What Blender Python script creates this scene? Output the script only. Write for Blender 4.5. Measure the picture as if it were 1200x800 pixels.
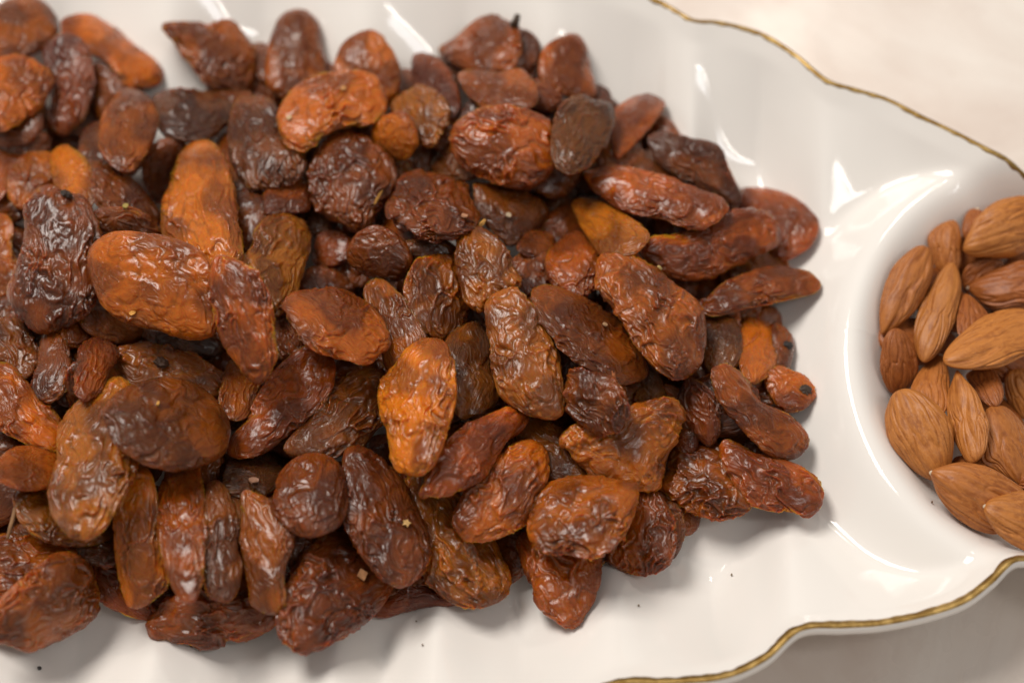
import bpy, bmesh, math, random
import numpy as np
from mathutils import Matrix, Vector

scene = bpy.context.scene
col = scene.collection
for o in list(bpy.data.objects):
    bpy.data.objects.remove(o)

# ---------------------------------------------------------------- camera, world, lamps, exposure
ELEV = math.radians(62.0)
TGT = np.array((0.0, 0.0, 0.015))
DIST = 0.525
LENS, SENSOR = 90.0, 36.0
RIGHT = np.array((1.0, 0.0, 0.0))
UP = np.array((0.0, math.sin(ELEV), math.cos(ELEV)))
BACK = np.array((0.0, -math.cos(ELEV), math.sin(ELEV)))
CAM = TGT + DIST * BACK

cam_data = bpy.data.cameras.new('camera')
cam = bpy.data.objects.new('camera', cam_data)
col.objects.link(cam)
cam.matrix_world = Matrix(((RIGHT[0], UP[0], BACK[0], CAM[0]), (RIGHT[1], UP[1], BACK[1], CAM[1]),
                           (RIGHT[2], UP[2], BACK[2], CAM[2]), (0, 0, 0, 1)))
cam_data.lens = LENS
cam_data.sensor_width = SENSOR
cam_data.clip_start = 0.02
cam_data.clip_end = 50
cam_data.dof.use_dof = True
cam_data.dof.focus_distance = 0.509
cam_data.dof.aperture_fstop = 6.6
cam_data.dof.aperture_blades = 9
scene.camera = cam

world = bpy.data.worlds.new('World')
scene.world = world
world.use_nodes = True
wbg = world.node_tree.nodes['Background']
wbg.inputs[0].default_value = (1.0, 0.945, 0.885, 1)
wbg.inputs[1].default_value = 0.29

def area_lamp(name, loc, aim, sx, sy, power, color, roll=0.0):
    d = bpy.data.lights.new(name, 'AREA')
    d.shape = 'RECTANGLE'; d.size = sx; d.size_y = sy; d.energy = power; d.color = color
    o = bpy.data.objects.new(name, d); col.objects.link(o)
    v = Vector(aim) - Vector(loc)
    o.rotation_euler = (v.to_track_quat('-Z', 'Y').to_matrix() @ Matrix.Rotation(roll, 3, 'Z')).to_euler()
    o.location = loc
    return o

area_lamp('ceiling_light', (-0.58, 0.50, 1.30), (0, 0, 0), 0.75, 0.46, 17.8, (1.0, 0.945, 0.88), 0.9)
area_lamp('strip_light', (0.75, -0.35, 1.30), (0, 0, 0), 0.09, 0.60, 1.3, (0.95, 0.97, 1.0), 0.4)
area_lamp('strip_light', (0.60, -0.42, 1.36), (0, 0, 0), 0.035, 0.60, 1.1, (1.0, 0.95, 0.88), 0.4)
area_lamp('ceiling_lamp', (0.23, 1.13, 1.55), (0, 0, 0), 0.14, 0.10, 2.4, (1.0, 0.92, 0.82))

vs = scene.view_settings
scene.display_settings.display_device = 'sRGB'
vs.view_transform = 'Standard'; vs.look = 'None'; vs.exposure = 0.15; vs.gamma = 1.0
vs.use_curve_mapping = False
scene.render.engine = 'CYCLES'
scene.cycles.use_denoising = True
scene.cycles.max_bounces = 8

# ---------------------------------------------------------------- helpers
KX = SENSOR / LENS / 1200.0          # view-plane slope of one photograph pixel

def at_depth(px, py, w):
    """point seen at a photograph pixel whose distance towards the camera from the aim plane is w (metres)"""
    d = DIST - np.asarray(w, float)
    x = (np.asarray(px, float) - 600.0) * KX
    y = (400.0 - np.asarray(py, float)) * KX
    return CAM + d[..., None] * (x[..., None] * RIGHT + y[..., None] * UP - BACK)

def on_height(px, py, z):
    x = (np.asarray(px, float) - 600.0) * KX
    y = (400.0 - np.asarray(py, float)) * KX
    dr = x[..., None] * RIGHT + y[..., None] * UP - BACK
    d = (z - CAM[2]) / dr[..., 2]
    return CAM + d[..., None] * dr

def project(P):
    q = P - CAM
    d = -(q @ BACK)
    return 600 + (q @ RIGHT) / d / KX, 400 - (q @ UP) / d / KX, DIST - d

_perm = np.random.RandomState(7).permutation(256).astype(np.int32)
_perm = np.concatenate([_perm, _perm, _perm])
_g = np.random.RandomState(3).normal(size=(256, 3)); _g = (_g / np.linalg.norm(_g, axis=1)[:, None]).astype(np.float32)

def noise(p):
    p = np.asarray(p, np.float32)
    i = np.floor(p).astype(np.int32); f = p - i
    i = i & 255
    u = f * f * f * (f * (f * 6 - 15) + 10)
    out = 0
    for dx in (0, 1):
        wx = u[:, 0] if dx else 1 - u[:, 0]
        a = _perm[i[:, 0] + dx]
        for dy in (0, 1):
            wy = u[:, 1] if dy else 1 - u[:, 1]
            b = _perm[a + i[:, 1] + dy]
            for dz in (0, 1):
                wz = u[:, 2] if dz else 1 - u[:, 2]
                h = _perm[b + i[:, 2] + dz]
                g = _g[h]
                out = out + wx * wy * wz * (g[:, 0] * (f[:, 0] - dx) + g[:, 1] * (f[:, 1] - dy) + g[:, 2] * (f[:, 2] - dz))
    return out * 1.6

def link_mesh(name, verts, faces, material, parent=None, smooth=True):
    me = bpy.data.meshes.new(name)
    verts = np.ascontiguousarray(verts, np.float32)
    if isinstance(faces, np.ndarray):
        nv = faces.shape[1]
        me.vertices.add(len(verts)); me.vertices.foreach_set('co', verts.ravel())
        me.loops.add(faces.size); me.loops.foreach_set('vertex_index', faces.astype(np.int32).ravel())
        me.polygons.add(len(faces)); me.polygons.foreach_set('loop_start', np.arange(0, faces.size, nv, dtype=np.int32))
        me.update(calc_edges=True)
    else:
        me.from_pydata([tuple(v) for v in verts], [], faces)
    if smooth:
        me.polygons.foreach_set('use_smooth', np.ones(len(me.polygons), bool))
    me.materials.append(material)
    o = bpy.data.objects.new(name, me); col.objects.link(o)
    if parent is not None:
        o.parent = parent
    return o

def tag(o, label=None, cat=None, group=None, kind=None):
    if label: o['label'] = label
    if cat: o['category'] = cat
    if group: o['group'] = group
    if kind: o['kind'] = kind

def vert_normals(v, f):
    a = v[f[:, 1]] - v[f[:, 0]]; b = v[f[:, 2]] - v[f[:, 0]]
    n = np.cross(a, b); out = np.zeros_like(v)
    for k in range(3):
        np.add.at(out, f[:, k], n)
    return out / (np.linalg.norm(out, axis=1)[:, None] + 1e-20)

def ico(sub):
    bm = bmesh.new(); bmesh.ops.create_icosphere(bm, subdivisions=sub, radius=1.0)
    v = np.array([x.co[:] for x in bm.verts]); f = np.array([[q.index for q in t.verts] for t in bm.faces])
    bm.free()
    v /= np.linalg.norm(v, axis=1)[:, None]
    return v, f
ICO = {k: ico(k) for k in (3, 4, 5, 6)}

def tube(points, radii, sides=8):
    P = np.array(points, float); n = len(P); V = []; F = []
    for i in range(n):
        t = P[min(i + 1, n - 1)] - P[max(i - 1, 0)]; t /= np.linalg.norm(t)
        a = np.cross(t, (0.3, 0.2, 0.93)); a /= np.linalg.norm(a); b = np.cross(t, a)
        for k in range(sides):
            q = 2 * math.pi * k / sides
            V.append(P[i] + radii[i] * (math.cos(q) * a + math.sin(q) * b))
    for i in range(n - 1):
        for k in range(sides):
            F.append((i * sides + k, i * sides + (k + 1) % sides, (i + 1) * sides + (k + 1) % sides, (i + 1) * sides + k))
    F.append(tuple(range(sides))[::-1]); F.append(tuple((n - 1) * sides + k for k in range(sides)))
    return np.array(V), F

# ---------------------------------------------------------------- materials
class N:
    def __init__(s, name):
        s.m = bpy.data.materials.new(name); s.m.use_nodes = True
        s.t = s.m.node_tree; s.b = s.t.nodes['Principled BSDF']
    def add(s, kind, **kw):
        n = s.t.nodes.new(kind)
        for k, v in kw.items(): setattr(n, k, v)
        return n
    def link(s, a, b): s.t.links.new(a, b)
    def noise(s, vec, scale, detail=3.0, rough=0.55, dist=0.0):
        n = s.add('ShaderNodeTexNoise'); n.inputs['Scale'].default_value = scale
        n.inputs['Detail'].default_value = detail; n.inputs['Roughness'].default_value = rough
        n.inputs['Distortion'].default_value = dist
        if vec is not None: s.link(vec, n.inputs['Vector'])
        return n.outputs['Fac']
    def ramp(s, fac, stops):
        n = s.add('ShaderNodeValToRGB'); e = n.color_ramp.elements
        while len(e) < len(stops): e.new(0.5)
        for q, (p, c) in zip(e, stops):
            q.position = p; q.color = (c, c, c, 1) if not isinstance(c, tuple) else (*c, 1)
        s.link(fac, n.inputs['Fac']); return n.outputs['Color']
    def mix(s, fac, a, b, mode='MIX'):
        n = s.add('ShaderNodeMix', data_type='RGBA', blend_type=mode)
        for k, v in ((0, fac), (6, a), (7, b)):
            if isinstance(v, (int, float)): n.inputs[k].default_value = v
            elif isinstance(v, tuple): n.inputs[k].default_value = (*v, 1)
            else: s.link(v, n.inputs[k])
        return n.outputs[2]
    def bump(s, h, strength, dist):
        n = s.add('ShaderNodeBump'); n.inputs['Strength'].default_value = strength
        n.inputs['Distance'].default_value = dist
        s.link(h, n.inputs['Height']); s.link(n.outputs['Normal'], s.b.inputs['Normal'])
    def coords(s):
        """object coordinates, shifted per object so that no two pieces share a pattern"""
        tc = s.add('ShaderNodeTexCoord'); oi = s.add('ShaderNodeObjectInfo')
        sc = s.add('ShaderNodeVectorMath', operation='SCALE'); sc.inputs[3].default_value = 1.0
        cb = s.add('ShaderNodeCombineXYZ')
        for k in range(3): s.link(oi.outputs['Random'], cb.inputs[k])
        s.link(cb.outputs[0], sc.inputs[0])
        ad = s.add('ShaderNodeVectorMath', operation='ADD')
        s.link(tc.outputs['Object'], ad.inputs[0]); s.link(sc.outputs[0], ad.inputs[1])
        return ad.outputs[0], oi

def mat_raisin():
    s = N('raisin_skin'); v, oi = s.coords()
    base = oi.outputs['Color']
    dark = s.mix(1.0, base, (0.66, 0.52, 0.44), 'MULTIPLY')
    amber = s.mix(1.0, base, (1.95, 1.95, 1.12), 'MULTIPLY')
    thin = s.add('ShaderNodeAttribute', attribute_name='thin').outputs['Fac']        # where amber is painted in for light glowing through the skin
    fold = s.add('ShaderNodeAttribute', attribute_name='fold').outputs['Fac']        # ridges and deep creases, coloured darker
    skin = s.add('ShaderNodeAttribute', attribute_name='skin').outputs['Vector']     # runs along the length, meets at the tips
    blot = s.noise(v, 190, 4, 0.62, 0.7)
    c = s.mix(s.ramp(blot, [(0.36, 0.0), (0.56, 1.0)]), dark, base)
    mth = s.add('ShaderNodeMath', operation='MULTIPLY_ADD'); mth.inputs[1].default_value = 0.55
    s.link(s.noise(v, 120, 3, 0.6, 0.5), mth.inputs[0]); s.link(thin, mth.inputs[2])
    c = s.mix(s.ramp(mth.outputs[0], [(0.52, 0.0), (0.95, 1.0)]), c, amber)
    c = s.mix(s.ramp(fold, [(0.35, 0.0), (0.95, 0.45)]), c, dark)
    fine = s.noise(v, 1100, 3, 0.6)
    c = s.mix(s.ramp(fine, [(0.35, 0.25), (0.6, 0.0)]), c, dark)
    dusty = s.noise(v, 230, 5, 0.68, 0.5)
    c = s.mix(s.ramp(dusty, [(0.58, 0.0), (0.76, 0.12)]), c, s.mix(1.0, s.mix(1.0, base, (1.2, 1.25, 1.3), 'MULTIPLY'), (0.030, 0.017, 0.012), 'ADD'))
    s.link(c, s.b.inputs['Base Color'])
    s.link(s.ramp(dusty, [(0.38, 0.20), (0.52, 0.29), (0.68, 0.44)]), s.b.inputs['Roughness'])
    s.b.inputs['Subsurface Weight'].default_value = 0.90
    s.b.inputs['Subsurface Radius'].default_value = (1.0, 0.34, 0.07)
    s.b.inputs['Subsurface Scale'].default_value = 0.0032
    s.b.inputs['IOR'].default_value = 1.48
    s.b.inputs['Specular IOR Level'].default_value = 0.30
    s.b.inputs['Coat Weight'].default_value = 0.48
    s.b.inputs['Coat Roughness'].default_value = 0.16
    s.b.inputs['Coat IOR'].default_value = 1.42
    folds = s.add('ShaderNodeTexNoise', noise_type='RIDGED_MULTIFRACTAL')
    for k, x in (('Scale', 2.6), ('Detail', 2.0), ('Roughness', 0.5), ('Lacunarity', 2.1), ('Offset', 0.9), ('Gain', 1.4), ('Distortion', 0.35)):
        folds.inputs[k].default_value = x
    s.link(skin, folds.inputs['Vector'])
    s.bump(s.mix(0.12, folds.outputs['Fac'], fine), 0.50, 0.00028)
    return s.m

def mat_almond():
    s = N('almond_skin'); oi = s.add('ShaderNodeObjectInfo')
    at = s.add('ShaderNodeAttribute', attribute_name='grain')
    ad = s.add('ShaderNodeVectorMath', operation='ADD'); cb = s.add('ShaderNodeCombineXYZ')
    mu = s.add('ShaderNodeMath', operation='MULTIPLY'); mu.inputs[1].default_value = 37.0
    s.link(oi.outputs['Random'], mu.inputs[0])
    for k in range(3): s.link(mu.outputs[0], cb.inputs[k])
    s.link(at.outputs['Vector'], ad.inputs[0]); s.link(cb.outputs[0], ad.inputs[1])
    g = ad.outputs[0]
    base = oi.outputs['Color']
    lines = s.noise(g, 6.0, 5, 0.6)
    c = s.mix(s.ramp(lines, [(0.36, 0.9), (0.55, 0.0)]), base, s.mix(1.0, base, (0.64, 0.54, 0.48), 'MULTIPLY'))
    c = s.mix(s.ramp(s.noise(g, 14.0, 4, 0.65), [(0.52, 0.0), (0.72, 0.55)]), c, s.mix(1.0, base, (1.4, 1.5, 1.5), 'MULTIPLY'))
    tc = s.add('ShaderNodeTexCoord')
    dust = s.noise(tc.outputs['Object'], 1600, 3, 0.7)
    c = s.mix(s.ramp(dust, [(0.58, 0.0), (0.80, 0.25)]), c, (0.60, 0.36, 0.18))
    s.link(c, s.b.inputs['Base Color'])
    s.b.inputs['Roughness'].default_value = 0.45
    s.b.inputs['Specular IOR Level'].default_value = 0.4
    s.bump(s.mix(0.5, lines, dust), 0.6, 0.00025)
    return s.m

def mat_porcelain():
    s = N('glazed_porcelain'); tc = s.add('ShaderNodeTexCoord')
    v = tc.outputs['Object']
    c = s.mix(s.noise(v, 22, 3), (0.815, 0.775, 0.73), (0.84, 0.805, 0.765))
    s.link(c, s.b.inputs['Base Color'])
    s.b.inputs['Roughness'].default_value = 0.07
    s.b.inputs['IOR'].default_value = 1.52
    s.bump(s.noise(v, 55, 2, 0.4), 0.10, 0.002)
    return s.m

def mat_gold():
    s = N('worn_gilding'); tc = s.add('ShaderNodeTexCoord'); v = tc.outputs['Object']
    n = s.noise(v, 260, 5, 0.7)
    c = s.mix(s.ramp(n, [(0.42, 0.0), (0.62, 1.0)]), (0.27, 0.155, 0.04), (0.56, 0.37, 0.13))
    s.link(c, s.b.inputs['Base Color'])
    s.b.inputs['Metallic'].default_value = 0.85
    s.link(s.ramp(n, [(0.3, 0.45), (0.7, 0.34)]), s.b.inputs['Roughness'])
    s.bump(s.noise(v, 900, 3), 0.12, 0.0002)
    return s.m

def mat_table():
    s = N('polished_stone'); tc = s.add('ShaderNodeTexCoord'); v = tc.outputs['Object']
    c = s.mix(s.ramp(s.noise(v, 18, 5, 0.6, 0.8), [(0.35, 0.0), (0.65, 1.0)]), (0.64, 0.54, 0.475), (0.78, 0.72, 0.66))
    c = s.mix(s.ramp(s.noise(v, 110, 4, 0.7), [(0.58, 0.0), (0.75, 0.35)]), c, (0.60, 0.50, 0.44))
    s.link(c, s.b.inputs['Base Color'])
    s.link(s.ramp(s.noise(v, 40, 3), [(0.3, 0.22), (0.7, 0.34)]), s.b.inputs['Roughness'])
    return s.m

def mat_flat(name, rough=0.6):
    s = N(name); v, oi = s.coords()
    c = s.mix(s.ramp(s.noise(v, 900, 4, 0.65), [(0.35, 0.6), (0.6, 0.0)]), oi.outputs['Color'],
              s.mix(1.0, oi.outputs['Color'], (0.5, 0.45, 0.4), 'MULTIPLY'))
    s.link(c, s.b.inputs['Base Color']); s.b.inputs['Roughness'].default_value = rough
    s.bump(s.noise(v, 1800, 3), 0.4, 0.0003)
    return s.m

M_RAISIN, M_ALMOND, M_CERAMIC, M_GOLD, M_TABLE = mat_raisin(), mat_almond(), mat_porcelain(), mat_gold(), mat_table()
M_CRUMB = mat_flat('dry_crumb')
# ---------------------------------------------------------------- the raisins
# (layer, tone, wrinkle style, label, outline as seen in the photograph)
RAISINS = [
(2,'B','s','smooth brown raisin in the far corner of the heap, cut by the top left frame','-25,30 -5,8 20,-4 45,-2 62,12 70,30 62,50 40,64 10,68 -15,62'),
(1,'A','s','long amber raisin with a square glowing end, lying furthest back on the dish wall','73,22 100,15 130,27 155,50 185,72 193,88 185,102 160,105 142,100 133,83 115,68 90,58 72,40'),
(2,'P','l','long purplish brown raisin hanging down left of the long amber back raisin','50,60 65,43 85,40 103,55 111,85 106,118 95,142 78,158 62,156 56,138 60,115 55,85'),
(3,'A','n','amber raisin with concentric purple folds, cut by the left frame edge near the back','-25,85 -5,70 25,67 50,75 63,92 57,108 43,128 22,146 0,153 -20,140 -30,110'),
(3,'B','n','brown orange raisin with a creased dark red lower lip, above two glowing amber raisins','120,140 128,120 142,105 162,106 180,120 187,134 180,160 166,185 148,201 128,190 117,173 119,150'),
(1,'D','n','dim brown raisin half hidden behind the raisin with the creased red lip','92,172 100,152 118,142 135,150 140,175 125,192 105,190'),
(2,'A','l','small yellow amber raisin just behind the big dark raisin with the stem hole','60,192 63,178 80,171 100,187 110,207 111,230 100,245 80,235 65,215'),
(1,'A','n','rounded amber raisin left of the small yellow amber one, behind the stem hole raisin','10,212 18,192 35,178 58,180 66,200 62,225 45,240 25,245 12,232'),
(1,'B','s','plain brown raisin at the left frame edge beside the rounded amber raisin','-20,170 0,170 15,174 28,183 15,200 8,222 -5,235 -25,220'),
(2,'A','n','red amber raisin at the left frame edge beside the big dark stem hole raisin','-20,260 0,252 12,256 17,270 14,290 18,310 16,335 5,350 -20,345'),
(4,'D','l','big dark wrinkled raisin with a black stem hole on top and one orange glint','31,245 45,224 62,218 76,226 94,232 108,252 117,280 113,310 112,335 100,362 75,382 50,387 28,372 14,348 18,325 28,295 32,270'),
(2,'D','l','dark twisted raisin with a yellow crumb on it, left of the tall amber raisin','110,205 122,196 145,203 163,218 178,237 188,257 180,268 150,262 122,248 108,228'),
(2,'D','l','dark raisin with fine pinkish ridges, tucked above the big flat amber raisin','112,250 135,243 162,247 180,262 188,278 165,295 130,290 115,275'),
(4,'A','l','tall bright amber raisin with lengthwise ripples, standing above the big flat amber raisin','203,215 208,190 220,172 235,166 250,170 263,188 271,212 276,250 280,285 277,308 250,318 222,300 192,275 190,245 196,228'),
(5,'A','s','biggest flat amber raisin with loose smooth folds and an orange flake on its lower edge','108,312 112,292 135,277 175,277 215,288 240,305 250,325 252,355 247,385 225,394 187,385 150,375 125,357 115,335'),
(2,'D','l','dark ribbed raisin under the lower left edge of the biggest flat amber raisin','95,372 100,350 115,338 140,350 160,375 172,385 158,398 130,400 108,392 98,383'),
(2,'D','c','dark pitted raisin at the left frame edge above the pointed orange raisin','-20,375 0,371 20,373 33,392 43,415 38,437 25,443 5,430 -15,420'),
(1,'D','l','dim curved raisin with a pale grey rim, right of the dark pitted raisin','52,392 68,388 78,405 83,435 77,457 55,470 38,455 45,430'),
(1,'P','c','small dark red crumpled raisin sunk in a black gap on the left','95,408 112,398 132,407 136,422 127,438 115,458 98,466 89,445 93,425'),
(4,'A','l','pointed orange raisin with slanting ripples, reaching in from the left frame edge','-20,425 0,428 14,434 28,448 48,470 66,490 76,506 70,523 48,526 24,515 0,500 -25,480'),
(2,'O','n','olive brown raisin with a brown stem scar, half under the broad dark veined raisin','135,420 140,410 158,405 182,403 215,412 245,425 262,445 260,470 200,480 152,458 142,445'),
(5,'V','s','broad dark brown raisin with thin pale vein lines over smooth skin','128,485 140,468 155,457 185,447 218,450 243,465 262,493 262,513 250,533 213,546 175,543 150,527 138,512'),
(4,'T','l','long tan raisin with lengthwise cords, slanting down left of the broad veined raisin','120,457 133,449 150,455 152,480 155,527 157,550 140,582 125,605 105,622 83,617 64,595 62,570 71,537 72,510 83,485 100,470'),
(3,'B','s','brown raisin with a grey sheen band, at the left edge below the pointed orange one','-8,552 0,541 15,528 33,525 55,528 68,534 72,550 58,568 25,572 0,562'),
(2,'O','n','olive brown raisin with a thin stem hanging from its left end','20,578 40,571 75,575 110,595 137,612 128,628 105,635 80,637 57,632 35,617 22,597'),
(1,'B','l','shadowed brown raisin lying under the stem raisin at the left edge','-20,640 10,628 45,630 80,640 100,655 90,675 40,690 -10,690'),
(2,'B','n','large glossy brown raisin at the bottom left end of the heap, on bare porcelain','-5,740 0,712 20,690 40,668 62,655 85,656 102,672 112,698 107,720 84,737 56,752 36,757 17,750'),
(1,'P','l','purple edged raisin behind the large glossy bottom left raisin, cut by the frame','-25,690 0,685 22,692 28,715 22,735 5,742 -20,740'),
(1,'R','l','red brown raisin with coarse slanting stripes, under the upright amber raisin at the front left','102,660 110,648 125,642 145,655 165,690 186,705 182,718 165,723 145,716 120,702 106,682'),
(1,'G','n','small grey brown raisin wedged behind the coarse striped red brown raisin','92,640 105,628 128,628 138,645 130,662 105,660'),
(3,'A','l','upright amber brown raisin, leftmost of the four standing in a row at the front','140,585 150,572 160,555 175,562 182,595 190,640 196,675 192,685 175,700 155,705 145,687 137,645 136,625 137,605'),
(3,'R','l','upright reddish raisin with a torn top end, second of the four standing in a row','194,550 212,538 230,545 235,565 238,605 236,650 232,685 222,696 207,685 195,655 185,607 185,580 195,562'),
(2,'D','l','narrow upright dark raisin with a grey hollow, third of the four standing in a row','245,573 260,571 272,592 279,612 277,637 283,660 277,690 265,699 247,690 243,675 238,640 239,600'),
(3,'B','n','leaf shaped brown raisin, rightmost of the four standing in a row at the front','284,585 297,580 322,597 340,622 341,637 332,662 330,690 332,705 315,711 295,700 296,690 287,650 283,630 286,607'),
(1,'B','c','flat crumpled raisin with a yellow left end, lying on the porcelain below the standing row','180,725 190,710 207,697 237,694 270,700 300,700 322,715 316,730 300,741 270,750 245,757 225,751 200,748 183,743'),
(3,'P','n','large purple brown raisin with a red hump and a square tan flake on its right','330,715 332,707 345,675 360,650 380,632 405,625 422,640 435,662 455,677 450,695 435,715 400,740 370,757 350,755 335,740'),
(5,'D','n','big glossy dark raisin with a folded purple end and a pale star shaped flake','406,540 415,527 437,535 462,557 482,585 495,617 500,645 490,668 472,681 450,672 435,657 415,627 405,600 405,570'),
(1,'P','s','flat dark red raisin on the porcelain below the big glossy raisin with the pale flake','434,715 450,700 475,678 500,687 532,697 530,708 500,711 475,716 450,722'),
(2,'O','l','olive brown raisin with an amber belly, sloping to the porcelain under the red gold raisin','468,585 485,560 505,550 530,575 555,600 572,620 585,650 592,680 585,695 560,705 530,700 505,680 490,655 478,620'),
(1,'D','n','dark raisin deep in shade between the olive brown one and the bulging glossy one','555,625 585,612 610,620 617,655 612,672 595,682 580,665 570,645'),
(4,'A','n','oval amber raisin with a glowing yellow lower end and fine wrinkles above','536,607 545,585 562,557 585,537 607,522 627,522 639,537 637,562 627,592 610,612 582,625 555,628 540,617'),
(5,'R','c','narrow red gold raisin with a torn flared end, pointing up to the right','530,510 555,497 582,487 600,481 614,490 610,502 592,522 580,542 565,557 547,567 530,579 500,578 499,570 512,545 515,527'),
(5,'F','n','brightest orange raisin with a glowing middle, pear shaped, near the centre','449,452 467,425 487,407 505,401 522,410 527,437 529,467 520,500 512,525 500,547 475,547 462,537 455,507 450,480'),
(3,'O','l','long olive raisin with a straight ridge, left of the brightest orange raisin','392,452 412,442 445,436 450,447 450,480 442,500 422,525 400,532 380,537 350,532 339,522 350,505 365,492'),
(4,'R','n','raisin of deep red with a whitish wrinkled face, left of the long olive one','272,524 278,505 295,490 298,472 310,450 325,434 345,416 362,409 383,416 391,435 382,462 362,488 335,508 312,526 283,534'),
(5,'E','n','plump orange brown raisin with many fine wrinkles and a violet left rim, lying across','336,362 345,347 370,341 395,340 420,350 442,367 454,390 450,407 425,424 400,417 370,407 350,387'),
(5,'R','l','upright red amber raisin with long glossy folds, right of the biggest flat amber raisin','250,315 262,305 280,312 300,322 310,342 316,362 319,392 322,412 307,440 295,441 277,422 262,402 255,377 250,345'),
(3,'B','l','brown ragged raisin peeping out below the upright red amber raisin','258,470 262,448 270,425 290,430 308,440 300,465 290,485 275,490 262,487'),
(4,'O','n','olive tan raisin with squared corners and a white crease, above the upright red amber raisin','283,300 297,290 303,267 315,255 335,251 355,262 364,288 358,312 346,340 334,362 318,364 300,340 285,318'),
(2,'P','s','smooth dark translucent raisin with a pale rim, left of the round folded raisin','310,245 312,222 325,205 350,197 362,207 365,232 360,247 335,250 313,252'),
(2,'D','l','long dark raisin with an orange streak, below the pair of blurred back raisins','270,145 277,117 295,112 320,120 332,150 350,175 357,197 345,212 312,220 295,222 277,200 269,170'),
(2,'B','n','brown raisin with a pointed left corner, alone against white porcelain at the back','189,32 197,26 240,26 250,27 270,22 285,37 300,60 302,82 295,102 275,107 250,100 237,95 217,70 205,50'),
(2,'K','l','nearly black ribbed raisin below the raisin with the pointed left corner','180,115 207,105 237,106 265,115 270,140 250,160 225,166 195,162 185,145'),
(1,'D','n','dim brown raisin behind the left shoulder of the tall bright amber raisin','167,200 172,180 187,166 210,164 222,180 212,205 200,230 185,240 172,222'),
(1,'B','s','thin brown raisin squeezed between the tall bright amber raisin and the orange streaked one','252,168 262,155 275,165 280,195 285,225 275,230 265,200'),
(2,'B','s','tall brown raisin with a yellow glow on its round top, back left of centre','327,20 345,9 362,11 374,25 377,50 384,77 380,100 355,115 330,117 312,100 311,75 317,45'),
(2,'A','s','egg shaped orange brown raisin at the back, partly behind the long orange blurred one','395,65 405,47 425,36 442,37 460,55 469,77 467,105 450,125 412,112 392,87'),
(3,'A','l','long orange brown raisin with a tiny pale crumb, lying before the egg shaped one','326,142 335,115 357,95 385,87 425,82 445,97 452,125 435,145 400,150 375,162 350,176 332,162'),
(2,'P','n','pinkish purple raisin standing behind the blurred olive raisin','482,72 492,62 510,67 525,82 537,107 537,130 520,140 490,110'),
(3,'O','n','blurred olive raisin behind the small wedge shaped amber raisin','457,127 475,107 492,100 515,110 526,132 520,155 502,172 485,160 470,140'),
(4,'A','s','small wedge shaped amber raisin behind the round folded dark raisin','435,152 445,140 470,131 485,142 491,165 480,185 467,187 447,172 437,162'),
(4,'D','n','round folded dark raisin with a golden straw lying on its right side','364,200 372,177 390,160 412,152 432,162 450,175 462,190 465,215 450,237 435,260 420,270 400,262 380,250 367,232'),
(1,'O','l','thin olive sliver of a raisin behind the right of the round folded dark raisin','448,165 465,178 482,200 478,215 465,215 455,195'),
(4,'W','c','wine dark knobbly raisin with small tan crumbs at its right end','456,245 465,225 467,212 490,201 512,200 537,210 547,215 557,237 565,255 550,265 532,282 512,282 490,275 465,262'),
(2,'G','n','dim grey olive raisin with a sharp right tip and a pale dot','555,215 585,215 620,228 641,246 628,266 602,286 580,275 560,245'),
(4,'E','l','broad red amber raisin with a grey shiny patch, left of the black purple one','530,160 537,145 562,130 600,127 630,135 647,147 655,187 640,210 620,221 587,216 562,205 537,187 530,170'),
(4,'K','l','black purple raisin with deep slanting ridges and one red spot','645,170 650,145 660,122 680,112 700,117 715,122 720,140 712,170 705,177 687,197 667,204 650,192'),
(2,'R','s','smooth reddish raisin pointing up right onto white porcelain, beside the black purple one','720,130 737,115 757,109 777,117 779,127 767,142 750,165 732,182 722,185 717,160'),
(1,'R','s','blunt reddish brown raisin standing apart at the back, shadow on its right','632,72 642,52 662,39 680,40 689,55 692,80 700,107 690,118 660,112 635,97'),
(2,'B','n','brown amber raisin with a little dark stem sticking up, at the very back','512,60 537,42 560,22 580,17 600,24 608,30 610,50 607,72 587,85 557,85 532,77'),
(3,'B','n','brown raisin with an orange patch, in front of the raisin with the little dark stem','537,87 557,82 582,85 607,80 622,92 630,112 625,125 600,127 567,127 547,110'),
(2,'R','n','small reddish raisin end left of and behind the black purple raisin','620,100 640,100 657,110 657,125 640,130 622,122'),
(1,'G','n','dim brown raisin under the left end of the broad red amber raisin','505,195 515,178 530,168 545,185 560,205 540,212 515,210'),
(2,'D','l','dark grey brown raisin with an orange shoulder, at the right back against the porcelain','760,167 765,155 782,154 810,162 835,167 847,177 852,195 862,215 870,230 862,240 845,232 810,215 785,202 767,185'),
(1,'D','s','dim dark raisin under the left end of the one with the orange shoulder','745,195 752,178 768,175 785,195 790,205 765,208'),
(4,'E','n','long orange raisin with a pale shiny left end, lying across on the right','685,200 700,197 720,194 750,200 787,210 812,220 840,230 851,242 845,255 825,267 807,266 775,257 737,250 715,240 702,227 687,212'),
(1,'R','s','blurred red brown raisin jutting furthest right at the upper right corner of the heap','865,222 890,220 920,227 945,242 960,262 955,283 942,296 920,306 900,300 880,270 865,245'),
(3,'R','n','large red brown raisin with a grey wrinkled left end and a yellow dot','750,295 760,280 787,277 815,267 842,255 875,243 900,252 914,275 905,290 875,305 840,322 810,327 787,322 765,310'),
(2,'B','l','slim brown raisin with straight lengthwise stripes, pointing right onto the porcelain','825,360 840,340 862,325 895,314 937,315 955,325 961,335 952,345 925,350 887,357 850,367 832,370'),
(3,'T','s','yellow tan raisin with smooth soft folds, under the long orange raisin','670,240 680,232 705,237 737,255 760,272 750,290 732,300 707,300 690,277 675,255'),
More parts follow.
